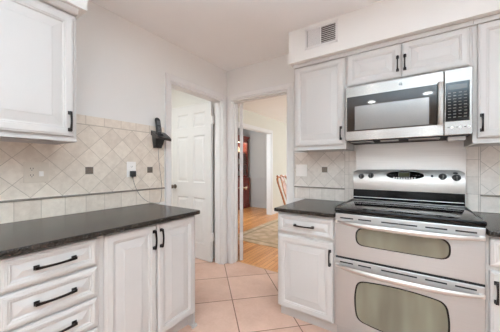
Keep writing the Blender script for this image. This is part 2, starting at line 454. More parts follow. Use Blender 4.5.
# ------------------------------------------------------------------ six-panel doors
def six_panel(name, W, H, th, loc, rz, knob_mat, hinge_mat, kz=0.93):
    """local: hinge edge at x=0, slab to x=W, y 0..th"""
    root = thing(name, None, None, loc, rz); root['kind'] = 'structure'
    mb = MB()
    st, mid = 0.105, 0.10
    pw = (W - 2 * st - mid) / 2
    xs = [(st, st + pw), (st + pw + mid, W - st)]
    zs = [(0.20, 0.80), (1.0, 1.62), (1.73, 1.92)]
    xc = [0, st, st + pw, st + pw + mid, W - st, W]
    zc = [0, 0.20, 0.80, 1.0, 1.62, 1.73, 1.92, H]
    for side in (0, 1):
        yf = 0 if side == 0 else th; s = 1 if side == 0 else -1
        for i in range(5):
            for k in range(7):
                x0, x1, z0, z1 = xc[i], xc[i + 1], zc[k], zc[k + 1]
                if (x0, x1) in xs and (z0, z1) in zs:
                    rings = []
                    for ins, d in ((0, 0), (0.012, 0.009), (0.022, 0.009), (0.05, 0.002)):
                        rings.append([(x0 + ins, yf + s * d, z0 + ins), (x1 - ins, yf + s * d, z0 + ins), (x1 - ins, yf + s * d, z1 - ins), (x0 + ins, yf + s * d, z1 - ins)])
                    mb.loft(rings, cap0=False)
                else:
                    mb.b.faces.new([mb.b.verts.new(p) for p in ((x0, yf, z0), (x1, yf, z0), (x1, yf, z1), (x0, yf, z1))])
    for q in (((0, 0, 0), (0, th, 0), (0, th, H), (0, 0, H)), ((W, 0, 0), (W, 0, H), (W, th, H), (W, th, 0)), ((0, 0, 0), (W, 0, 0), (W, th, 0), (0, th, 0)), ((0, 0, H), (0, th, H), (W, th, H), (W, 0, H))):
        mb.b.faces.new([mb.b.verts.new(p) for p in q])
    bmesh.ops.remove_doubles(mb.b, verts=mb.b.verts, dist=1e-5)
    struct(mb.build('door_panel', M['door'], root))
    for s in (-1, 1):
        yb = 0 if s < 0 else th
        k = MB().lathe([(0.031, 0), (0.031, s * 0.006), (0.012, s * 0.01), (0.011, s * 0.032), (0.02, s * 0.038), (0.027, s * 0.05), (0.026, s * 0.06), (0.016, s * 0.067), (0, s * 0.069)], (W - 0.062, yb, kz), 'y')
        struct(k.build('door_knob', knob_mat, root, smooth=True))
    for z in (0.32, 1.80):
        h = MB(); h.box(-0.024, 0.0, 0.0, th * 0.98, z - 0.05, z + 0.05)
        struct(h.build('hinge', hinge_mat, root))
    return root
# left (pantry) door, standing open at right angles
six_panel('door_1', 0.745, 2.035, 0.035, (LX - T - 0.026, D1B - 0.010, 0.008), PI, M['antique_nickel'], M['trim'])
# dining door, swung right back
ang = math.radians(125.9)
six_panel('door_2', 0.74, 2.035, 0.043, (-1.806, FY + T + 0.026, 0.008), ang, M['brass'], M['trim'], 0.875)

# ------------------------------------------------------------------ cabinets
def raised_panel(mb, x0, x1, z0, z1, yf, th=0.02, stile=0.055, rise=0.04):
    def ring(i, d): return [(x0 + i, yf + d, z0 + i), (x1 - i, yf + d, z0 + i), (x1 - i, yf + d, z1 - i), (x0 + i, yf + d, z1 - i)]
    s = stile
    rings = [ring(0, th), ring(0, 0.008), ring(0.005, 0.003), ring(0.010, 0.0025), ring(0.013, 0), ring(s - 0.014, 0), ring(s - 0.010, 0.003), ring(s - 0.005, 0.003),
             ring(s, 0.0085), ring(s + 0.006, 0.0085), ring(s + 0.006 + rise, 0.003), ring(s + 0.011 + rise, 0.0015)]
    mb.loft(rings)
def pull(parent, cx, cz, yf, L=0.125, vertical=False, name='handle'):
    """arched bronze pull with flared square feet"""
    mb = MB(); h = L / 2
    def P(u, v, d): return (cx + v, yf - d, cz + u) if vertical else (cx + u, yf - d, cz + v)
    # arched bar, flat section
    rings = []
    for i in range(15):
        t = -1 + 2 * i / 14
        u = t * h; d = 0.017 + 0.011 * (1 - t * t); wv = 0.0042 + 0.0022 * t * t; wd = 0.0035
        rings.append([P(u, -wv, d - wd), P(u, wv, d - wd), P(u, wv, d + wd), P(u, -wv, d + wd)])
    mb.loft(rings)
    for s in (-1, 1):
        for (a, d0, d1, wv) in ((0.010, 0, 0.004, 0.0095), (0.008, 0.004, 0.009, 0.0075), (0.0055, 0.009, 0.022, 0.0055)):
            c = s * (h - 0.008)
            q0, q1 = P(c - a, -wv, d0), P(c + a, wv, d1)
            mb.box(min(q0[0], q1[0]), max(q0[0], q1[0]), min(q0[1], q1[1]), max(q0[1], q1[1]), min(q0[2], q1[2]), max(q0[2], q1[2]))
    return mb.build(name, M['bronze'], parent)

def carcass(root, W, D, z0, z1, bottom_recess=0.0, toe=None, endpanel=False):
    mb = MB()
    # face frame front at y=0.02 (doors occupy y 0..0.02)
    mb.box(0, W, 0.021, 0.041, z0, z1)                # face frame
    mb.box(0, 0.018, 0.041, D, z0, z1); mb.box(W - 0.018, W, 0.041, D, z0, z1)
    mb.box(0.018, W - 0.018, D - 0.01, D, z0, z1)
    mb.box(0.018, W - 0.018, 0.041, D - 0.01, z1 - 0.018, z1)
    mb.box(0.018, W - 0.018, 0.041, D - 0.01, z0 + bottom_recess, z0 + bottom_recess + 0.015)
    mb.build('carcass', M['cab'], root)
    if toe:
        t = MB(); t.box(0, W, toe, toe + 0.018, 0, z0)
        t.build('toe_kick', M['cab'], root)

CRL = [(0.021, 2.134), (0.021, 2.100), (0.004, 2.100), (-0.004, 2.106), (-0.014, 2.124), (-0.016, 2.134)]
CRF = [(0.021, 2.144), (0.021, 2.120), (0.004, 2.120), (-0.006, 2.124), (-0.012, 2.134), (-0.014, 2.144)]
# --- left wall uppers, front face plane X = -1.627
UF = LX + 0.329
def upper_left(y0, y1, label, doors, handle_side):
    r = thing('wall_cabinet', label, 'cabinet', (UF, y0, 0), PI / 2, 'white wall cabinets on the left')
    W = y1 - y0
    carcass(r, W, 0.326, 1.361, SZ - 0.002, 0.02)
    n = len(doors)
    for (a, b_), hs in zip(doors, handle_side):
        d = MB(); raised_panel(d, a - y0, b_ - y0, 1.39, 2.085, 0.0); dd = d.build('door', M['cab'], r)
        pull(dd, (b_ - y0 - 0.024) if hs > 0 else (a - y0 + 0.024), 1.475, 0.0, 0.112, True)
    c = MB(); c.loft([[(0, y_, z_) for y_, z_ in CRL], [(W, y_, z_) for y_, z_ in CRL]]); c.box(0, W, 0.008, 0.021, 1.361, 1.375, 0.002)
    c.build('crown', M['cab'], r)
upper_left(0.152, 0.609, 'white raised-panel wall cabinet over the long countertop, at the end near the phone', [(0.172, 0.593)], [1])
upper_left(-0.31, 0.150, 'white raised-panel wall cabinet over the long countertop, further from the phone', [(-0.293, 0.130)], [1])

# --- left base, door face plane X = -1.316-ish (face)
BFX = -1.346
def base_left(y0, y1, label):
    return thing('base_cabinet', label, 'cabinet', (BFX, y0, 0), PI / 2, 'white base cabinets on the left')
CT0, CT1 = 0.860, 0.888
r = base_left(0.222, 0.609, 'white base cabinet with a stack of drawers and long bronze pulls')
carcass(r, 0.387, 0.605, 0.11, CT0 - 0.001, 0, 0.085)
for z0, z1 in ((0.712, 0.848), (0.553, 0.697), (0.394, 0.538), (0.135, 0.379)):
    d = MB(); raised_panel(d, 0.012, 0.370, z0, z1, 0.0, stile=0.036, rise=0.02)
    dd = d.build('drawer', M['cab'], r)
    pull(dd, 0.194, (z0 + z1) / 2 if z1 - z0 < 0.2 else 0.27, 0.0, 0.155)
r = base_left(0.610, 1.283, 'white two-door base cabinet with paired upright pulls at the countertop end')
carcass(r, 0.673, 0.605, 0.11, CT0 - 0.001, 0, 0.085)
for (a, b_), hs in (((0.627, 0.942), 1), ((0.948, 1.262), -1)):
    d = MB(); raised_panel(d, a - 0.61, b_ - 0.61, 0.125, 0.848, 0.0)
    dd = d.build('door', M['cab'], r)
    pull(dd, (b_ - 0.61 - 0.024) if hs > 0 else (a - 0.61 + 0.021), 0.756, 0.0, 0.118, True)
e = MB(); e.box(0.657, 0.673, 0.025, 0.605, 0, 0.11); e.box(0.673, 0.685, 0.012, 0.605, 0, 0.022, 0.004); e.box(0.640, 0.685, 0.010, 0.030, 0, 0.022, 0.004)
e.build('end_foot', M['cab'], r)
r = base_left(-0.30, 0.220, 'white base cabinet beside the drawer stack at the frame edge')
carcass(r, 0.52, 0.605, 0.11, CT0 - 0.001, 0, 0.085)
d = MB(); raised_panel(d, 0.02, 0.50, 0.125, 0.848, 0.0); dd = d.build('door', M['cab'], r)
pull(dd, 0.045, 0.756, 0.0, 0.118, True)

def slab(name, poly, z0, z1, label, r=0.006):
    mb = MB(); cx = sum(p[0] for p in poly) / len(poly); cy = sum(p[1] for p in poly) / len(poly)
    def ring(i, z):
        out = []
        n = len(poly)
        for k in range(n):
            p0, p, p1 = Vector(poly[k - 1]), Vector(poly[k]), Vector(poly[(k + 1) % n])
            d0 = (p - p0).normalized(); d1 = (p1 - p).normalized()
            nrm = Vector((-(d0.y + d1.y), d0.x + d1.x)).normalized()
            q = p + nrm * i; out.append((q.x, q.y, z))
        return out
    mb.loft([ring(r, z0), ring(r * 0.3, z0 + r * 0.3), ring(0, z0 + r), ring(0, z1 - r), ring(r * 0.3, z1 - r * 0.3), ring(r, z1)])
    o = mb.build(name, M['granite']); return tag(o, label, 'countertop')
def arc(cx, cy, r, a0, a1, n=6):
    return [(cx + r * math.cos(math.radians(a0 + (a1 - a0) * i / n)), cy + r * math.sin(math.radians(a0 + (a1 - a0) * i / n))) for i in range(n + 1)]
XF = LX + 0.639
slab('countertop', [(LX + 0.001, -0.32), (XF, -0.32)] + arc(XF - 0.03, 1.305 - 0.03, 0.03, 0, 90) + [(LX + 0.001, 1.305)], CT0, CT1, 'long dark granite countertop over the left cabinets')

# --- far wall: range 0.762 wide from RX0
RX0, RX1 = -0.445, 0.317
UY = FY - 0.328
def wallcab(x0, x1, z0, z1, doors, label, rec=0.02):
    r = thing('wall_cabinet', label, 'cabinet', (x0, UY, 0), 0, 'white wall cabinets around the microwave')
    W = x1 - x0; carcass(r, W, 0.326, z0, SZF - 0.002, rec)
    c = MB(); c.box(0, W, 0.004, 0.021, 2.112, SZF - 0.002, 0.002); c.build('top_rail', M['cab'], r)
    c = MB(); c.box(0, W, 0.006, 0.021, z0, z0 + 0.008); c.build('light_rail', M['cab'], r)
    for a, b_, d0, d1, hx, hz in doors:
        d = MB(); raised_panel(d, a - x0, b_ - x0, d0, d1, 0.0, stile=0.052, rise=0.03 if d1 - d0 < 0.3 else 0.04)
        dd = d.build('door', M['cab'], r); pull(dd, hx - x0, hz, 0.0, 0.108, True)
wallcab(-0.902, RX0 - 0.0015, 1.361, SZ, [(-0.885, -0.461, 1.396, 2.104, -0.483, 1.490)], 'single-door white wall cabinet between the doorway and the microwave')
wallcab(RX0, RX1 + 0.001, 1.848, SZ, [(-0.436, -0.0685, 1.862, 2.108, -0.089, 1.962), (-0.0625, 0.303, 1.862, 2.108, -0.045, 1.962)], 'short two-door white cabinet directly above the microwave', 0)
wallcab(RX1 + 0.0025, 0.78, 1.361, SZ, [(0.341, 0.762, 1.396, 2.108, 0.360, 1.490)], 'white wall cabinet on the far side of the microwave from the doorway')

BY = FY - 0.650
def base_far(x0, x1, label, hx):
    r = thing('base_cabinet', label, 'cabinet', (x0, BY, 0), 0, 'white base cabinets beside the range')
    W = x1 - x0; carcass(r, W, 0.645, 0.10, CT0 - 0.001, 0, 0.078)
    d = MB(); raised_panel(d, 0.012, W - 0.012, 0.700, 0.842, 0.0, stile=0.036, rise=0.02); dd = d.build('drawer', M['cab'], r)
    pull(dd, W / 2, 0.768, 0.0, 0.155)
    d = MB(); raised_panel(d, 0.012, W - 0.012, 0.108, 0.676, 0.0); dd = d.build('door', M['cab'], r)
    pull(dd, hx, 0.57, 0.0, 0.112, True)
base_far(-0.902, RX0 - 0.002, 'white base cabinet with one drawer and one door between doorway and range', 0.457 - 0.036)
base_far(RX1 + 0.008, 0.90, 'white base cabinet past the range at the picture edge', 0.036)
slab('countertop', [(-0.914, FY - 0.001)] + [(-0.914, FY - 0.675), (RX0 - 0.002, FY - 0.675), (RX0 - 0.002, FY - 0.001)], CT0, CT1, 'short dark granite countertop between the doorway and the range')
slab('countertop', [(RX1 + 0.008, FY - 0.001), (RX1 + 0.008, FY - 0.675), (0.91, FY - 0.675), (0.91, FY - 0.001)], CT0, CT1, 'dark granite countertop past the range at the picture edge')

# ------------------------------------------------------------------ backsplash
t = thing('backsplash', 'beige diamond-laid stone backsplash above the long left countertop', 'backsplash', (LX, 0, 0))
def accent(parent, pts, fn):
    for p in pts: 
        mb = MB(); fn(mb, p); mb.build('accent_tile', M['accent'], parent, label='small dark metallic accent tile')
MB().box(0.0005, 0.009, -0.32, 1.440, CT1, 1.585, 0.001).build('tile_field', M['tile_left'], t)
mb = MB(); mb.box(0.009, 0.018, -0.32, 1.440, 1.009, 1.022, 0.003); mb.build('pencil_liner', M['liner'], t)
accent(t, [(0.800, 1.188), (1.288, 1.188)], lambda m, p: m.box(0.009, 0.0115, p[0] - 0.026, p[0] + 0.026, p[1] - 0.026, p[1] + 0.026, 0.001))
t = thing('backsplash', 'pale stone backsplash between the doorway casing and the range', 'backsplash', (0, FY, 0))
MB().box(-1.030, RX0 + 0.02, -0.009, -0.0005, CT1, 1.361, 0.001).build('tile_field', M['tile_far'], t)
mb = MB(); mb.box(-1.028, -0.523, -0.018, -0.009, 1.002, 1.014, 0.003); mb.build('pencil_liner', M['liner'], t)
accent(t, [(-0.711, 1.187)], lambda m, p: m.box(p[0] - 0.027, p[0] + 0.027, -0.0115, -0.009, p[1] - 0.027, p[1] + 0.027, 0.001))
t = thing('backsplash', 'pale stone backsplash past the range at the picture edge', 'backsplash', (0, FY, 0))
MB().box(0.333, 0.90, -0.009, -0.0005, CT1, 1.361, 0.001).build('tile_field', M['tile_far_right'], t)
mb = MB(); mb.box(0.409, 0.90, -0.018, -0.009, 1.005, 1.017, 0.003); mb.build('pencil_liner', M['liner'], t)
tag(MB().box(RX0 + 0.021, 0.332, FY - 0.006, FY - 0.0005, 0.80, 1.44).build('steel_backsplash', M['steel_panel']), 'stainless steel sheet on the wall behind the range', 'backsplash')

# ------------------------------------------------------------------ range
rt = thing('range', 'stainless steel double-oven electric range with black glass cooktop', 'oven', (RX0 + 0.001, FY - 0.662, 0), 0)
RW = 0.766
mb = MB(); mb.box(0, 0.0, 0, 0, 0, 0) if False else None
mb.box(0.002, RW - 0.002, 0.032, 0.640, 0.10, 0.908); mb.box(0.03, RW - 0.03, 0.06, 0.6, 0.0, 0.10)
mb.build('body', plain('range_side_enamel', (150, 146, 142), 0.35, metal=0.6, var=0.02), rt)
# cooktop: steel frame + glass
mb = MB(); mb.box(0, RW, -0.012, 0.60, 0.909, 0.931, 0.006, 3)
ck = mb.build('cooktop', M['black_glass'], rt, smooth=True)
for x0 in (0.004, RW - 0.012):
    MB().box(x0, x0 + 0.008, 0.03, 0.55, 0.931, 0.934, 0.001).build('side_rail', M['steel_handle'], ck)
def ring_mesh(cx, cy, z, r0, r1, n=48):
    m_ = MB(); m_.loft([[(cx + r0 * math.cos(2 * PI * k / n), cy + r0 * math.sin(2 * PI * k / n), z) for k in range(n)], [(cx + r1 * math.cos(2 * PI * k / n), cy + r1 * math.sin(2 * PI * k / n), z) for k in range(n)]], False, False); return m_
bm_ = plain('burner_marking', (72, 68, 66), 0.2, var=0.1)
for cx, cy, r_ in ((0.19, 0.17, 0.115), (0.57, 0.17, 0.10), (0.19, 0.43, 0.08), (0.57, 0.43, 0.08)):
    ring_mesh(cx, cy, 0.9316, r_ - 0.003, r_).build('burner_ring', bm_, ck)
# backguard: cross-section in (y,z) swept in x
def sweep_x(prof, x0, x1, endround=0.0):
    m_ = MB(); m_.loft([[(x0, y, z) for y, z in prof], [(x1, y, z) for y, z in prof]]); return m_
G0 = 0.560
M['guard_black'] = plain('backguard_black_glass', (7, 6, 6), 0.12, spec=0.15, var=0.05)
bg = sweep_x([(G0 + 0.085, 0.932), (G0 + 0.016, 0.932), (G0 + 0.016, 0.965), (G0 + 0.018, 1.019), (G0 + 0.085, 1.019)], 0.012, RW - 0.006).build('backguard', M['guard_black'], rt)
MB().box(0.012, RW - 0.012, G0 + 0.002, G0 + 0.02, 0.951, 0.956, 0.002).build('steel_strip', M['steel_handle'], bg)
MB().box(0.012, RW - 0.012, G0 - 0.03, G0 + 0.02, 0.931, 0.934, 0.001).build('steel_strip', M['steel_handle'], bg)
# control panel: convex steel with rounded upper corners
def cp_front(x, z):
    """local y of the bulged face"""
    u = (z - 1.02) / 0.172
    return G0 + 0.012 + 0.028 * u + 0.030 * max(0, (u - 0.45)) ** 2 * 2 - 0.014 * math.sin(PI * min(1, max(0, u)))
m_ = MB(); nx, nz = 24, 12; rows = []
for i in range(nx + 1):
    x = 0.008 + (RW - 0.012) * i / nx
    ex = max(0, min(x - 0.008, RW - 0.004 - x)); cr = 0.018
    ztop = 1.192 - (cr - math.sqrt(max(0, cr * cr - (cr - ex) ** 2)) if ex < cr else 0) - 0.004 * ((x - RW / 2) / (RW / 2)) ** 2
    row = [(x, cp_front(x, 1.02 + (ztop - 1.02) * k / nz), 1.02 + (ztop - 1.02) * k / nz) for k in range(nz + 1)]
    row += [(x, G0 + 0.088, ztop - 0.004), (x, G0 + 0.088, 1.02)]
    rows.append(row)
m_.loft(rows)
cp = m_.build('control_panel', M['steel_guard'], rt, smooth=True)
def on_panel(x, z, off): return (x, cp_front(x, z) - off, z)
for kx, kz, kr in ((-0.368, 1.131, 0.021), (-0.294, 1.139, 0.021), (0.190, 1.140, 0.022), (0.269, 1.134, 0.023)):
    x = kx - RX0 - 0.001; y = cp_front(x, kz)
    k = MB().lathe([(kr * 1.12, 0.004), (kr * 1.12, -0.002), (kr, -0.004), (kr * 0.86, -0.024), (kr * 0.74, -0.027), (0, -0.028)], (x, y, kz), 'y', 24)
    kk = k.build('knob', M['black_plastic'], cp, smooth=True)
    MB().box(x - 0.003, x + 0.003, y - 0.034, y - 0.024, kz - kr * 0.8, kz + kr * 0.8, 0.0015).build('knob_grip', M['grey_plastic'], kk)
for x_, z_, a_, b_ in ((0.126, 1.144, 0.008, 0.010), (0.264, 1.168, 0.016, 0.0065)):
    x = x_ - RX0; poly = [(x + a_ * math.cos(2 * PI * k / 16), z_ + b_ * math.sin(2 * PI * k / 16)) for k in range(16)]
    m_ = MB(); m_.loft([[(px, cp_front(px, pz) - 0.002, pz) for px, pz in poly], [(px, cp_front(px, pz) + 0.003, pz) for px, pz in poly]])
    m_.build('indicator', M['black_plastic'], cp)
# oval display
ocx, ocz = -0.0515 - RX0, 1.147
poly = [(ocx + 0.128 * math.copysign(abs(math.cos(2 * PI * k / 40)) ** 0.9, math.cos(2 * PI * k / 40)), ocz + 0.032 * math.sin(2 * PI * k / 40)) for k in range(40)]
m_ = MB(); m_.loft([[(px, cp_front(px, pz) + 0.003, pz) for px, pz in poly], [(px, cp_front(px, pz) - 0.003, pz) for px, pz in poly]])
ov = m_.build('display_panel', M['black_glass'], cp)
def cpbox(x0, x1, z0, z1, off, mat, name, par):
    m_ = MB(); pts = [(x0, z0), (x1, z0), (x1, z1), (x0, z1)]
    m_.loft([[(px, cp_front(px, pz) + 0.002, pz) for px, pz in pts], [(px, cp_front(px, pz) - off, pz) for px, pz in pts]]); return m_.build(name, mat, par)
cpbox(ocx - 0.042, ocx + 0.036, 1.134, 1.170, 0.0036, M['grey_plastic'], 'display_bezel', ov)
cpbox(ocx - 0.038, ocx + 0.032, 1.137, 1.167, 0.0044, M['lcd'], 'display', ov)
for k in range(9):
    x = ocx - 0.072 + k * 0.0175
    cpbox(x - 0.005, x + 0.005, 1.1175 + 0.0008 * (k - 4) ** 2 * 0.3, 1.1285 + 0.0008 * (k - 4) ** 2 * 0.3, 0.0050, M['white_button'], 'button', ov)
for sx in (-1, 1):
    for k in range(3):
        x = ocx + sx * (0.060 + 0.018 * k)
        cpbox(x - 0.006, x + 0.006, 1.146, 1.1485, 0.0036, M['grey_plastic'], 'button', ov)
# oven doors
def bulge_poly(x0, x1, z0, z1, bx, bt, bb, r):
    """rounded four-sided window with bowed sides"""
    cx, cz = (x0 + x1) / 2, (z0 + z1) / 2; hw, hh = (x1 - x0) / 2, (z1 - z0) / 2
    N = 60
    us = [-1 + 2 * i / N for i in range(N + 1)]
    edges = [[(cx + u * hw, z0 - bb * (1 - u * u)) for u in us], [(x1 + bx * (1 - v * v), cz + v * hh) for v in us],
             [(cx - u * hw, z1 + bt * (1 - u * u)) for u in us], [(x0 - bx * (1 - v * v), cz - v * hh) for v in us]]
    corners = [(x0, z0), (x1, z0), (x1, z1), (x0, z1)]
    out = []
    for e in range(4):
        c0, c1 = corners[e], corners[(e + 1) % 4]
        keep = [p for p in edges[e] if math.dist(p, c0) >= r and math.dist(p, c1) >= r]
        out += keep[::3] + [keep[-1]]
        nxt = [p for p in edges[(e + 1) % 4] if math.dist(p, c1) >= r][0]
        a = keep[-1]
        for i in range(1, 7):
            t_ = i / 7; out.append(((1 - t_) ** 2 * a[0] + 2 * t_ * (1 - t_) * c1[0] + t_ * t_ * nxt[0], (1 - t_) ** 2 * a[1] + 2 * t_ * (1 - t_) * c1[1] + t_ * t_ * nxt[1]))
    return out
def oven_door(z0, z1, win, slots_z, hz, label):
    d = MB(); d.box(0.002, RW - 0.002, 0.0, 0.031, z0, z1, 0.004, 2)
    dd = d.build('oven_door', M['steel'], rt, label=label)
    # window: black surround ring, then glass
    m_ = MB(); m_.prism_y(win, -0.002, 0.004); m_.build('window_surround', M['black_glass'], dd)
    cx = sum(p[0] for p in win) / len(win); cz = sum(p[1] for p in win) / len(win)
    sx = 1 - 0.009 / 0.24; hgt = max(p[1] for p in win) - cz; sz = 1 - 0.006 / hgt
    m_ = MB(); m_.prism_y([(cx + (x - cx) * sx, cz + (z - cz) * sz) for x, z in win], -0.0035, 0.003); m_.build('window', M['oven_glass'], dd)
    # vent slots
    for a, b2 in ((0.035, 0.119), (0.150, 0.227), (0.284, 0.375), (0.388, 0.470), (0.508, 0.607), (0.641, 0.729)):
        if a == 0.388: a = 0.376
        m_ = MB(); m_.box(a, b2, -0.0012, 0.002, slots_z - 0.0042, slots_z + 0.0042); m_.build('vent_slot', M['shadow_black'], dd)
    # bowed full-width handle with blended ends
    rings = []; n = 29
    for i in range(n):
        t_ = -1 + 2 * i / (n - 1); x = RW / 2 + t_ * (RW / 2 - 0.012)
        e_ = 1 - abs(t_) ** 3.2
        out = 0.004 + 0.048 * e_; hh = 0.008 + 0.009 * e_; dz = -0.006 * e_
        ring = []
        for k in range(12):
            a = 2 * PI * k / 12; ring.append((x, -out + 0.011 * math.cos(a) * (0.5 + 0.5 * e_), hz + dz + hh * math.sin(a)))
        rings.append(ring)
    m_ = MB(); m_.loft(rings)
    m_.box(0.004, 0.03, -0.010, 0.002, hz - 0.012, hz + 0.012, 0.004); m_.box(RW - 0.03, RW - 0.004, -0.010, 0.002, hz - 0.012, hz + 0.012, 0.004)
    m_.build('handle', M['steel_handle'], dd, smooth=True)
    return dd
def L(x): return x - RX0 - 0.001
oven_door(0.602, 0.896, bulge_poly(L(-0.298), L(0.166), 0.696, 0.813, 0.013, 0.012, 0.001, 0.032), 0.867, 0.842, 'shallow upper oven door with a low wide window')
oven_door(0.120, 0.588, bulge_poly(L(-0.300), L(0.160), 0.200, 0.460, 0.017, 0.018, 0.026, 0.036), 0.565, 0.540, 'tall lower oven door with a large window')
m_ = MB(); m_.box(0.004, RW - 0.004, 0.006, 0.03, 0.588, 0.602); m_.box(0.004, RW - 0.004, 0.006, 0.03, 0.896, 0.909); m_.build('door_gap', M['shadow_black'], rt)
m_ = MB(); m_.box(0.01, RW - 0.01, 0.02, 0.032, 0.02, 0.112, 0.003); m_.build('kick_plate', M['steel'], rt)

# ------------------------------------------------------------------ microwave
MX0, MZ0, MZ1 = -0.4425, 1.419, 1.843
MY = 2.016
mw = thing('microwave', 'stainless steel over-the-range microwave with a wide dark window', 'microwave', (MX0, MY, 0), 0)
MWW = 0.756
m_ = MB(); m_.box(0, MWW, 0.03, 0.355, MZ0 + 0.012, MZ1 + 0.003); m_.build('body', plain('microwave_case', (120, 116, 113), 0.4, metal=0.7, var=0.02), mw)
m_ = MB(); m_.box(0.01, MWW - 0.01, 0.012, 0.34, MZ0 - 0.004, MZ0 + 0.012); 
bot = m_.build('bottom_vent', M['shadow_black'], mw)
for x0, x1 in ((0.03, 0.19), (0.42, 0.60)):
    MB().box(x0, x1, 0.05, 0.15, MZ0 - 0.012, MZ0 - 0.004, 0.003).build('grease_filter', M['steel_panel'], bot)
MB().box(0.64, 0.73, 0.05, 0.12, MZ0 - 0.03, MZ0 - 0.004, 0.004).build('lamp_lens', M['clear_lens'], bot)
MB().box(0.24, 0.36, 0.05, 0.12, MZ0 - 0.010, MZ0 - 0.004, 0.003).build('lamp_lens', M['clear_lens'], bot)
def F(x): return x - MX0
# door
m_ = MB(); m_.box(0, F(0.172), 0, 0.03, MZ0, MZ1, 0.004, 2)
md = m_.build('door', M['steel_mw'], mw)
m_ = MB(); m_.box(F(-0.429), F(0.140), -0.002, 0.004, 1.492, 1.762, 0.0015); m_.build('window_surround', M['mw_dark'], md)
m_ = MB(); m_.box(F(-0.372), F(0.094), -0.003, 0.003, 1.500, 1.684, 0.001); m_.build('window', M['mw_screen'], md)
# handle: flat upright bar standing off the door
m_ = MB(); rings = []
for i in range(17):
    t_ = -1 + 2 * i / 16; z = 1.632 + t_ * 0.138; out = 0.012 + 0.026 * (1 - abs(t_) ** 3)
    rings.append([(F(0.138), -out + 0.008, z), (F(0.141), -out - 0.004, z), (F(0.152), -out - 0.009, z), (F(0.164), -out - 0.004, z), (F(0.167), -out + 0.008, z)])
m_.loft(rings)
for z in (1.498, 1.762): m_.box(F(0.140), F(0.165), -0.016, 0.002, z - 0.008, z + 0.008, 0.002)
m_.build('handle', M['steel_handle'], md, smooth=True)
# control column
m_ = MB(); m_.box(F(0.1735), MWW, 0, 0.03, MZ0, MZ1, 0.004, 2); mc = m_.build('control_panel', M['steel_mw'], mw)
m_ = MB(); m_.box(F(0.180), F(0.298), -0.002, 0.004, 1.508, 1.759, 0.001); kp = m_.build('keypad', M['black_glass'], mc)
key = plain('key_print', (96, 89, 82), 0.4, var=0.1)
m_ = MB(); m_.box(F(0.192), F(0.286), -0.0026, 0.0, 1.712, 1.742); m_.build('display', plain('dim_display', (52, 44, 34), 0.2), kp)
m_ = MB()
for rr in range(9):
    for cc in range(4):
        x = 0.200 + cc * 0.026 + random.uniform(-0.001, 0.001); z = 1.690 - rr * 0.0195
        m_.box(F(x - 0.007), F(x + 0.007), -0.0026, 0.0, z - 0.0022, z + 0.0022)
tag(m_.build('key_marking', key, kp), kind='stuff')
for x in (0.213, 0.254, 0.294):
    MB().lathe([(0.0075, 0.001), (0.0075, -0.003), (0.005, -0.004), (0, -0.004)], (F(x), 0, 1.469), 'y', 16).build('button', M['white_button'], mc, smooth=True)
    m_ = MB(); m_.box(F(x - 0.022), F(x - 0.012), -0.0008, 0.001, 1.468, 1.471); m_.build('button_marking', M['slot'], mc)
# round monogram badge
lx, lz = F(-0.07), 1.803
bdg = MB().lathe([(0.0125, 0.001), (0.0125, -0.002), (0, -0.002)], (lx, 0, lz), 'y', 24).build('logo', M['grey_plastic'], md, smooth=False)
m_ = MB()
m_.tube([(lx + 0.0108 * math.cos(a * PI / 12), -0.0025, lz + 0.0108 * math.sin(a * PI / 12)) for a in range(25)], 0.0009, 5)
m_.tube([(lx - 0.001 + 0.004 * math.cos(a * PI / 8), -0.0025, lz + 0.001 + 0.005 * math.sin(a * PI / 8)) for a in range(2, 15)], 0.0008, 5)
m_.tube([(lx + 0.003 + 0.003 * math.cos(a * PI / 8), -0.0025, lz + 0.0035 * math.sin(a * PI / 8)) for a in range(3, 14)], 0.0008, 5)
m_.build('logo_script', M['chrome'], bdg)

# ------------------------------------------------------------------ vent grille on the soffit
vg = thing('air_vent', 'white two-bank air vent grille on the soffit', 'vent', (-0.636, 2.008, 2.314), 0)
m_ = MB(); w2, h2 = 0.138, 0.088
for b_ in ((-w2, w2, h2 - 0.018, h2), (-w2, w2, -h2, -h2 + 0.018), (-w2, -w2 + 0.018, -h2, h2), (w2 - 0.018, w2, -h2, h2), (-0.003, 0.003, -h2, h2)):
    m_.box(b_[0], b_[1], -0.008, 0, b_[2], b_[3], 0.0015)
m_.build('frame', M['trim'], vg)
m_ = MB(); m_.box(-w2 + 0.01, w2 - 0.01, -0.0015, -0.0005, -h2 + 0.01, h2 - 0.01); m_.build('duct_back', plain('duct_grey', (98, 92, 88), 0.6), vg)
for k in range(12):
    x = -w2 + 0.024 + k * 0.0095
    m_ = MB(); m_.loft([[(x, -0.007, -h2 + 0.018), (x + 0.0068, -0.003, -h2 + 0.018), (x + 0.0075, -0.004, -h2 + 0.018), (x + 0.001, -0.008, -h2 + 0.018)], [(x, -0.007, h2 - 0.018), (x + 0.0068, -0.003, h2 - 0.018), (x + 0.0075, -0.004, h2 - 0.018), (x + 0.001, -0.008, h2 - 0.018)]])
    m_.build('louver', M['trim'], vg)
for k in range(9):
    z = -h2 + 0.022 + k * 0.0158
    m_ = MB(); m_.loft([[(0.003, -0.008, z), (0.003, -0.002, z + 0.006), (0.003, -0.002, z + 0.0075), (0.003, -0.008, z + 0.0015)], [(w2 - 0.018, -0.008, z), (w2 - 0.018, -0.002, z + 0.006), (w2 - 0.018, -0.002, z + 0.0075), (w2 - 0.018, -0.008, z + 0.0015)]])
    m_.build('louver', M['trim'], vg)

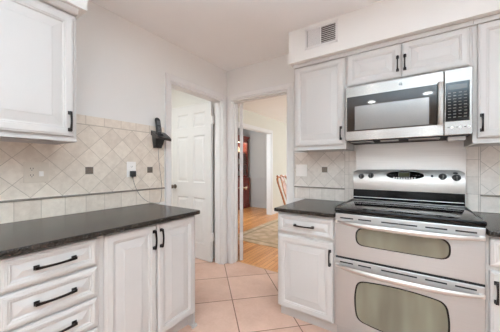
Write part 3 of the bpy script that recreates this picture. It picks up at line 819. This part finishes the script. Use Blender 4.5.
# ------------------------------------------------------------------ outlets and switches (local: wall plate facing -y)
def receptacle(root, cx, cz, mat, used=False):
    for dz in (0.0205, -0.0205):
        poly = [(cx + max(-0.0155, min(0.0155, 0.0185 * math.cos(2 * PI * k / 24))), cz + dz + 0.0165 * math.sin(2 * PI * k / 24)) for k in range(24)]
        o = MB().prism_y(poly, -0.0075, -0.004).build('socket', mat, root)
        m_ = MB()
        for sx in (-0.0062, 0.0062): m_.box(cx + sx - 0.0013, cx + sx + 0.0013, -0.008, -0.007, cz + dz - 0.001, cz + dz + 0.008)
        m_.lathe([(0.0024, -0.008), (0.0024, -0.007)], (cx, 0, cz + dz - 0.007), 'y', 10)
        m_.build('socket_slots', M['slot'], o)
def plate(root, w_, h_, mat):
    m_ = MB(); m_.box(-w_ / 2, w_ / 2, -0.005, 0, -h_ / 2, h_ / 2, 0.002); return m_.build('plate', mat, root)
r = thing('wall_outlet', 'almond double plate with socket and rocker switch, under the wall cabinet', 'outlet', (LX + 0.009, 0.5025, 1.181), PI / 2)
plate(r, 0.124, 0.127, M['almond']); receptacle(r, -0.023, 0, M['almond'])
m_ = MB(); m_.box(0.023 - 0.017, 0.023 + 0.017, -0.0065, -0.004, -0.034, 0.034, 0.001); sw = m_.build('switch_frame', M['almond'], r)
m_ = MB(); m_.box(0.023 - 0.0115, 0.023 + 0.0115, -0.009, -0.005, -0.026, 0.006, 0.002); m_.build('rocker', M['ivory'], sw)
r = thing('wall_outlet', 'white single outlet with a black adapter plugged in below the phone', 'outlet', (LX + 0.009, 1.115, 1.194), PI / 2)
plate(r, 0.078, 0.128, M['ivory']); receptacle(r, 0, 0, M['ivory'])
r = thing('light_switch', 'white double switch plate on the tiles beside the doorway', 'switch', (-0.950, FY - 0.009, 1.178), 0)
plate(r, 0.118, 0.122, M['ivory'])
for sx in (-0.023, 0.023):
    m_ = MB(); m_.box(sx - 0.0165, sx + 0.0165, -0.0068, -0.004, -0.033, 0.033, 0.001); m_.build('rocker', M['ivory'], r)
# adapter + cord
r = thing('power_adapter', 'black plug-in power adapter in the white outlet', 'adapter', (LX + 0.017, 1.116, 1.155), PI / 2)
m_ = MB(); m_.box(-0.020, 0.020, -0.034, 0.0, -0.022, 0.026, 0.005, 3); m_.build('body', M['black_plastic'], r, smooth=True)
m_ = MB(); m_.lathe([(0.005, -0.022), (0.003, -0.038)], (0, -0.016, 0), 'z', 10); m_.build('strain_relief', M['black_plastic'], r)
def cord(pts, rad, name, label):
    cu = bpy.data.curves.new(name, 'CURVE'); cu.dimensions = '3D'; sp = cu.splines.new('NURBS'); sp.points.add(len(pts) - 1)
    for p, q in zip(sp.points, pts): p.co = (*q, 1)
    sp.use_endpoint_u = True; sp.order_u = 4; cu.bevel_depth = rad; cu.bevel_resolution = 3; cu.resolution_u = 8
    tmp = bpy.data.objects.new('tmp', cu); COL.objects.link(tmp); me = bpy.data.meshes.new_from_object(tmp); bpy.data.objects.remove(tmp)
    me.name = name; me.materials.clear(); me.materials.append(M['cable']); o = bpy.data.objects.new(name, me); COL.objects.link(o); return tag(o, label, 'cable')
cord([(LX + 0.033, 1.116, 1.118), (LX + 0.034, 1.125, 1.075), (LX + 0.036, 1.15, 1.01), (LX + 0.040, 1.19, 0.95), (LX + 0.048, 1.25, 0.903), (LX + 0.060, 1.30, 0.8915), (LX + 0.058, 1.345, 0.875), (LX + 0.030, 1.385, 0.90), (LX + 0.026, 1.402, 0.98), (LX + 0.024, 1.40, 1.06), (LX + 0.024, 1.385, 1.15), (LX + 0.024, 1.372, 1.25), (LX + 0.03, 1.36, 1.33), (LX + 0.034, 1.356, 1.382)], 0.0016, 'adapter_cable', 'thin grey cord running from the adapter down to the countertop and up to the phone')

# phone holder and handset
r = thing('phone_cradle', 'black wall-mounted charging cradle beside the pantry doorway', 'telephone', (LX + 0.0095, 1.355, 1.385), PI / 2)
m_ = MB(); m_.loft([[(-0.034, -0.040, 0.0), (-0.006, -0.040, 0.0), (-0.006, -0.002, 0.0), (-0.034, -0.002, 0.0)], [(-0.036, -0.048, 0.03), (-0.002, -0.048, 0.03), (-0.002, -0.002, 0.03), (-0.036, -0.002, 0.03)]])
m_.loft([[(0.0, -0.040, 0.0), (0.026, -0.040, 0.0), (0.026, -0.002, 0.0), (0.0, -0.002, 0.0)], [(-0.002, -0.048, 0.03), (0.032, -0.048, 0.03), (0.032, -0.002, 0.03), (-0.002, -0.002, 0.03)]])
m_.loft([[(-0.038, -0.050, 0.03), (0.034, -0.050, 0.03), (0.034, -0.002, 0.03), (-0.038, -0.002, 0.03)], [(-0.044, -0.060, 0.07), (0.040, -0.060, 0.07), (0.040, -0.002, 0.07), (-0.044, -0.002, 0.07)], [(-0.048, -0.064, 0.10), (0.046, -0.064, 0.10), (0.046, -0.002, 0.12), (-0.048, -0.002, 0.12)]])
m_.build('mount', M['black_plastic'], r)
m_ = MB(); m_.loft([[(-0.058, -0.112, 0.074), (0.078, -0.112, 0.062), (0.078, -0.112, 0.084), (-0.058, -0.112, 0.096)], [(-0.062, -0.06, 0.086), (0.088, -0.06, 0.078), (0.088, -0.06, 0.118), (-0.062, -0.06, 0.124)], [(-0.060, -0.004, 0.118), (0.086, -0.004, 0.112), (0.086, -0.004, 0.152), (-0.060, -0.004, 0.158)]])
m_.build('tray', plain('dark_brown_plastic', (52, 45, 43), 0.3, var=0.15, nscale=60), r)
m_ = MB(); m_.loft([[(0.022, -0.098, 0.088), (0.070, -0.098, 0.084), (0.070, -0.098, 0.096), (0.022, -0.098, 0.100)], [(0.022, -0.03, 0.132), (0.076, -0.03, 0.128), (0.076, -0.03, 0.140), (0.022, -0.03, 0.144)]]); m_.build('button_panel', M['grey_plastic'], r)
m_ = MB(); m_.box(-0.050, 0.012, -0.085, -0.035, 0.098, 0.128, 0.006); m_.build('charging_well', M['shadow_black'], r)
h = thing('cordless_phone', 'black cordless phone handset standing in the wall cradle', 'telephone', (LX + 0.072, 1.337, 1.5075), PI / 2)
m_ = MB(); rings = []
for z, w_, d_, off in ((0, 0.022, 0.012, 0), (0.03, 0.026, 0.014, 0.002), (0.09, 0.025, 0.013, 0.012), (0.125, 0.025, 0.013, 0.020), (0.142, 0.020, 0.011, 0.024), (0.150, 0.011, 0.006, 0.026)):
    rings.append([(w_ * math.copysign(abs(math.cos(a)) ** 0.6, math.cos(a)), off + d_ * math.copysign(abs(math.sin(a)) ** 0.6, math.sin(a)), z) for a in [2 * PI * (k + 0.5) / 20 for k in range(20)]])
m_.loft(rings); m_.build('body', M['black_plastic'], h, smooth=True)
m_ = MB(); m_.loft([[(-0.017, -0.004, 0.082), (0.017, -0.004, 0.082), (0.017, 0.006, 0.122), (-0.017, 0.006, 0.122)], [(-0.017, 0.004, 0.082), (0.017, 0.004, 0.082), (0.017, 0.014, 0.122), (-0.017, 0.014, 0.122)]])
m_.build('screen', M['grey_plastic'], h)
m_ = MB()
for rr in range(4):
    for cc_ in range(3):
        z = 0.024 + rr * 0.013; x = (cc_ - 1) * 0.011; y = -0.0135 + (z - 0.03) * 0.16
        m_.box(x - 0.004, x + 0.004, y, y + 0.004, z - 0.004, z + 0.004)
m_.build('keypad', M['grey_plastic'], h)

# ------------------------------------------------------------------ recessed ceiling lights
for i, (x, y, lab) in enumerate(((-0.62, -0.92, 'recessed ceiling light nearer the left cabinets'), (0.21, -0.84, 'recessed ceiling light nearer the right wall'))):
    c = thing('ceiling_light', lab, 'light', (x, y, HC), 0, 'recessed kitchen lights')
    MB().lathe([(0.062, -0.001), (0.064, -0.006), (0.085, -0.004), (0.088, 0)], (0, 0, 0), 'z', 32).build('trim_ring', M['trim'], c, smooth=True)
    MB().lathe([(0.0, -0.0072), (0.060, -0.0072), (0.060, -0.0062), (0.0, -0.0062)], (0, 0, 0), 'z', 32).build('bulb', M['lamp'], c)
    a = area('recessed_light_beam', (x, y, HC - 0.02), (0, 0, 0), 0.12, 0.12, 4, WARM, 'DISK')

# ------------------------------------------------------------------ dining side: rug, chair, china cabinet
rg = MB(); rg.box(-2.6, -0.2, 3.2, 6.6, 0.0, 0.010, 0.003); tag(rg.build('rug', M['rug']), 'pale patterned oriental rug on the wood floor beyond the doorway', 'rug')

ch = thing('dining_chair', 'carved honey-brown wooden chair with vase-shaped back splat in the dining room', 'chair', (-1.745, 4.22, 0.0125), PI / 2 + math.radians(3))
CW = M['chair_wood']
def leg(x, y, front):
    m_ = MB()
    if front:
        pts = [(x, y, 0.43), (x * 1.05, y - 0.018, 0.36), (x * 1.02, y - 0.008, 0.22), (x, y + 0.004, 0.09), (x * 1.04, y - 0.014, 0.025), (x * 1.04, y - 0.014, 0.0)]; rr = [0.026, 0.032, 0.021, 0.014, 0.02, 0.022]
    else:
        pts = [(x, y, 0.44), (x, y + 0.01, 0.25), (x, y + 0.05, 0.0)]; rr = [0.02, 0.018, 0.015]
    m_.tube(pts, rr, 10)
    for v in m_.b.verts: v.co.z = max(v.co.z, 0.0)
    m_.build('leg', CW, ch, smooth=True)
for s in (-1, 1): leg(0.215 * s, -0.20, True); leg(0.175 * s, 0.19, False)
m_ = MB(); m_.loft([[(-0.245, -0.235, z), (0.245, -0.235, z), (0.195, 0.215, z), (-0.195, 0.215, z)] for z in (0.385, 0.45)]); m_.build('seat_frame', CW, ch)
m_ = MB(); m_.loft([[(-0.235 * s, -0.225 * s, z), (0.235 * s, -0.225 * s, z), (0.185 * s, 0.18 * s, z), (-0.185 * s, 0.18 * s, z)] for z, s in ((0.45, 1), (0.475, 0.98), (0.487, 0.9))]); m_.build('seat', M['upholstery'], ch)
def backy(z): return 0.195 + 0.16 * ((z - 0.44) / 0.6) ** 1.3
bk = MB()
for s in (-1, 1):
    pts = []; rr = []
    for i in range(13):
        z = 0.44 + 0.575 * i / 12; u = i / 12
        xw = 0.150 + 0.075 * math.sin(PI * (u * 0.62)) ** 1.2 - 0.012 * math.sin(PI * u)
        if u > 0.9: xw -= 0.06 * (u - 0.9) / 0.1
        pts.append((s * xw * 1.12, backy(z), z)); rr.append(0.02)
    bk.tube(pts, rr, 8)
top = [(x_, backy(1.02), 1.012 + 0.022 * math.cos(x_ / 0.19 * PI * 1.0) ** 2 * (1 if abs(x_) < 0.1 else 0.6)) for x_ in [-0.195 + 0.39 * i / 16 for i in range(17)]]
bk.tube(top, 0.021, 8); bk.build('back_frame', CW, ch, smooth=True)
bk = MB()   # pierced vase splat: two S-curved ribbons, centre bar and cross ties
for s in (-1, 1):
    pts = []
    for i in range(15):
        z = 0.46 + 0.54 * i / 14; u = i / 14
        pts.append((s * (0.030 + 0.055 * math.sin(PI * u) ** 2 * (0.6 + 0.5 * u) + 0.03 * u * u), backy(z), z))
    bk.tube(pts, 0.012, 6)
    pts = [(s * (0.010 + 0.03 * math.sin(PI * i / 10)), backy(0.62 + 0.03 * i), 0.62 + 0.03 * i) for i in range(11)]
    bk.tube(pts, 0.009, 6)
for z in (0.60, 0.76, 0.92): bk.tube([(-0.065, backy(z), z), (0, backy(z), z + 0.014), (0.065, backy(z), z)], 0.010, 6)
for s in (-1, 1):
    rings = []
    for i in range(17):
        z = 0.46 + 0.55 * i / 16; u = i / 16
        wi = 0.004; wo = 0.030 + 0.075 * math.sin(PI * min(1, u * 0.95)) ** 2 * (0.5 + 0.6 * u) + 0.035 * u * u
        yb_ = backy(z)
        rings.append([(s * wi, yb_ - 0.005, z), (s * wo, yb_ - 0.005, z), (s * wo, yb_ + 0.005, z), (s * wi, yb_ + 0.005, z)])
    bk.loft(rings)
bk.box(-0.05, 0.05, 0.185, 0.215, 0.45, 0.50, 0.005); bk.build('splat', CW, ch, smooth=True)

cc = thing('china_cabinet', 'tall dark mahogany china cabinet with glazed upper doors in the room beyond', 'cabinet', (-4.06, 4.85, 0), PI / 2)
MH = M['mahogany']
m_ = MB(); m_.box(0, 1.14, 0.0, 0.44, 0.09, 0.86, 0.004); m_.box(-0.015, 1.155, -0.02, 0.455, 0.86, 0.90, 0.008); m_.box(-0.01, 1.15, -0.012, 0.45, 0, 0.10, 0.006); m_.build('base', MH, cc)
for k in range(2):
    m_ = MB(); raised_panel(m_, 0.04 + 0.54 * k, 0.56 + 0.54 * k, 0.14, 0.82, -0.018, 0.018); m_.build('door', MH, cc)
m_ = MB(); m_.box(0.02, 0.045, 0.05, 0.42, 0.9, 2.0); m_.box(1.095, 1.12, 0.05, 0.42, 0.9, 2.0); m_.box(0.02, 1.12, 0.40, 0.42, 0.9, 2.0); m_.box(0.02, 1.12, 0.05, 0.42, 1.97, 2.0); m_.box(0.55, 0.59, 0.05, 0.07, 0.9, 2.0); m_.build('hutch', MH, cc)
m_ = MB(); m_.box(0.045, 1.095, 0.394, 0.4, 0.9, 1.97); m_.build('back_board', M['mahogany_in'], cc)
for z in (1.27, 1.62):
    m_ = MB(); m_.box(0.046, 1.094, 0.09, 0.393, z, z + 0.018); m_.build('shelf', M['mahogany_in'], cc)
m_ = MB(); m_.loft([[(-i, 0.05 - i, z), (1.14 + i, 0.05 - i, z), (1.14 + i, 0.44, z), (-i, 0.44, z)] for i, z in ((-0.01, 2.0), (0.0, 2.03), (0.03, 2.06), (0.045, 2.085), (0.045, 2.11))]); m_.build('cornice', MH, cc)
for k in range(2):
    x0, x1 = 0.03 + 0.55 * k, 0.56 + 0.55 * k
    m_ = MB(); 
    for b_ in ((x0, x0 + 0.04, 0.92, 1.97), (x1 - 0.04, x1, 0.92, 1.97), (x0, x1, 0.92, 0.96), (x0, x1, 1.93, 1.97), ((x0 + x1) / 2 - 0.008, (x0 + x1) / 2 + 0.008, 0.96, 1.93)): m_.box(b_[0], b_[1], 0.03, 0.049, b_[2], b_[3])
    for z in (1.28, 1.62): m_.box(x0, x1, 0.032, 0.047, z, z + 0.016)
    gd = m_.build('glazed_door', MH, cc); m_ = MB(); m_.box(x0 + 0.03, x1 - 0.03, 0.038, 0.041, 0.95, 1.94); m_.build('pane', M['glass'], gd)
a = area('china_cabinet_light', (-4.26, 5.42, 1.955), (0, 0, 0), 0.2, 0.9, 9, (1, 0.9, 0.7))
lab = {0.9: 'on the lowest shelf', 1.288: 'on the middle shelf', 1.638: 'on the top shelf'}
first = None
for z in (0.9, 1.288, 1.638):
    for k in range(4):
        lx_ = 0.18 + k * 0.26
        wx, wy = -4.06 - 0.30, 4.85 + lx_
        if first is None:
            m_ = MB(); m_.lathe([(0, 0), (0.05, 0), (0.095, 0.012), (0.10, 0.018), (0.055, 0.006), (0, 0.005)], (0, 0, 0), 'x', 24)
            o = first = m_.build('plate', M['porcelain'], smooth=True)
        else:
            o = first.copy(); COL.objects.link(o)
        o.location = (wx, wy, z + 0.097); o.rotation_euler = (0, math.radians(-12), 0)
        tag(o, 'cream plate standing upright ' + lab[z] + ' of the china cabinet', 'plate', 'plates ' + lab[z])
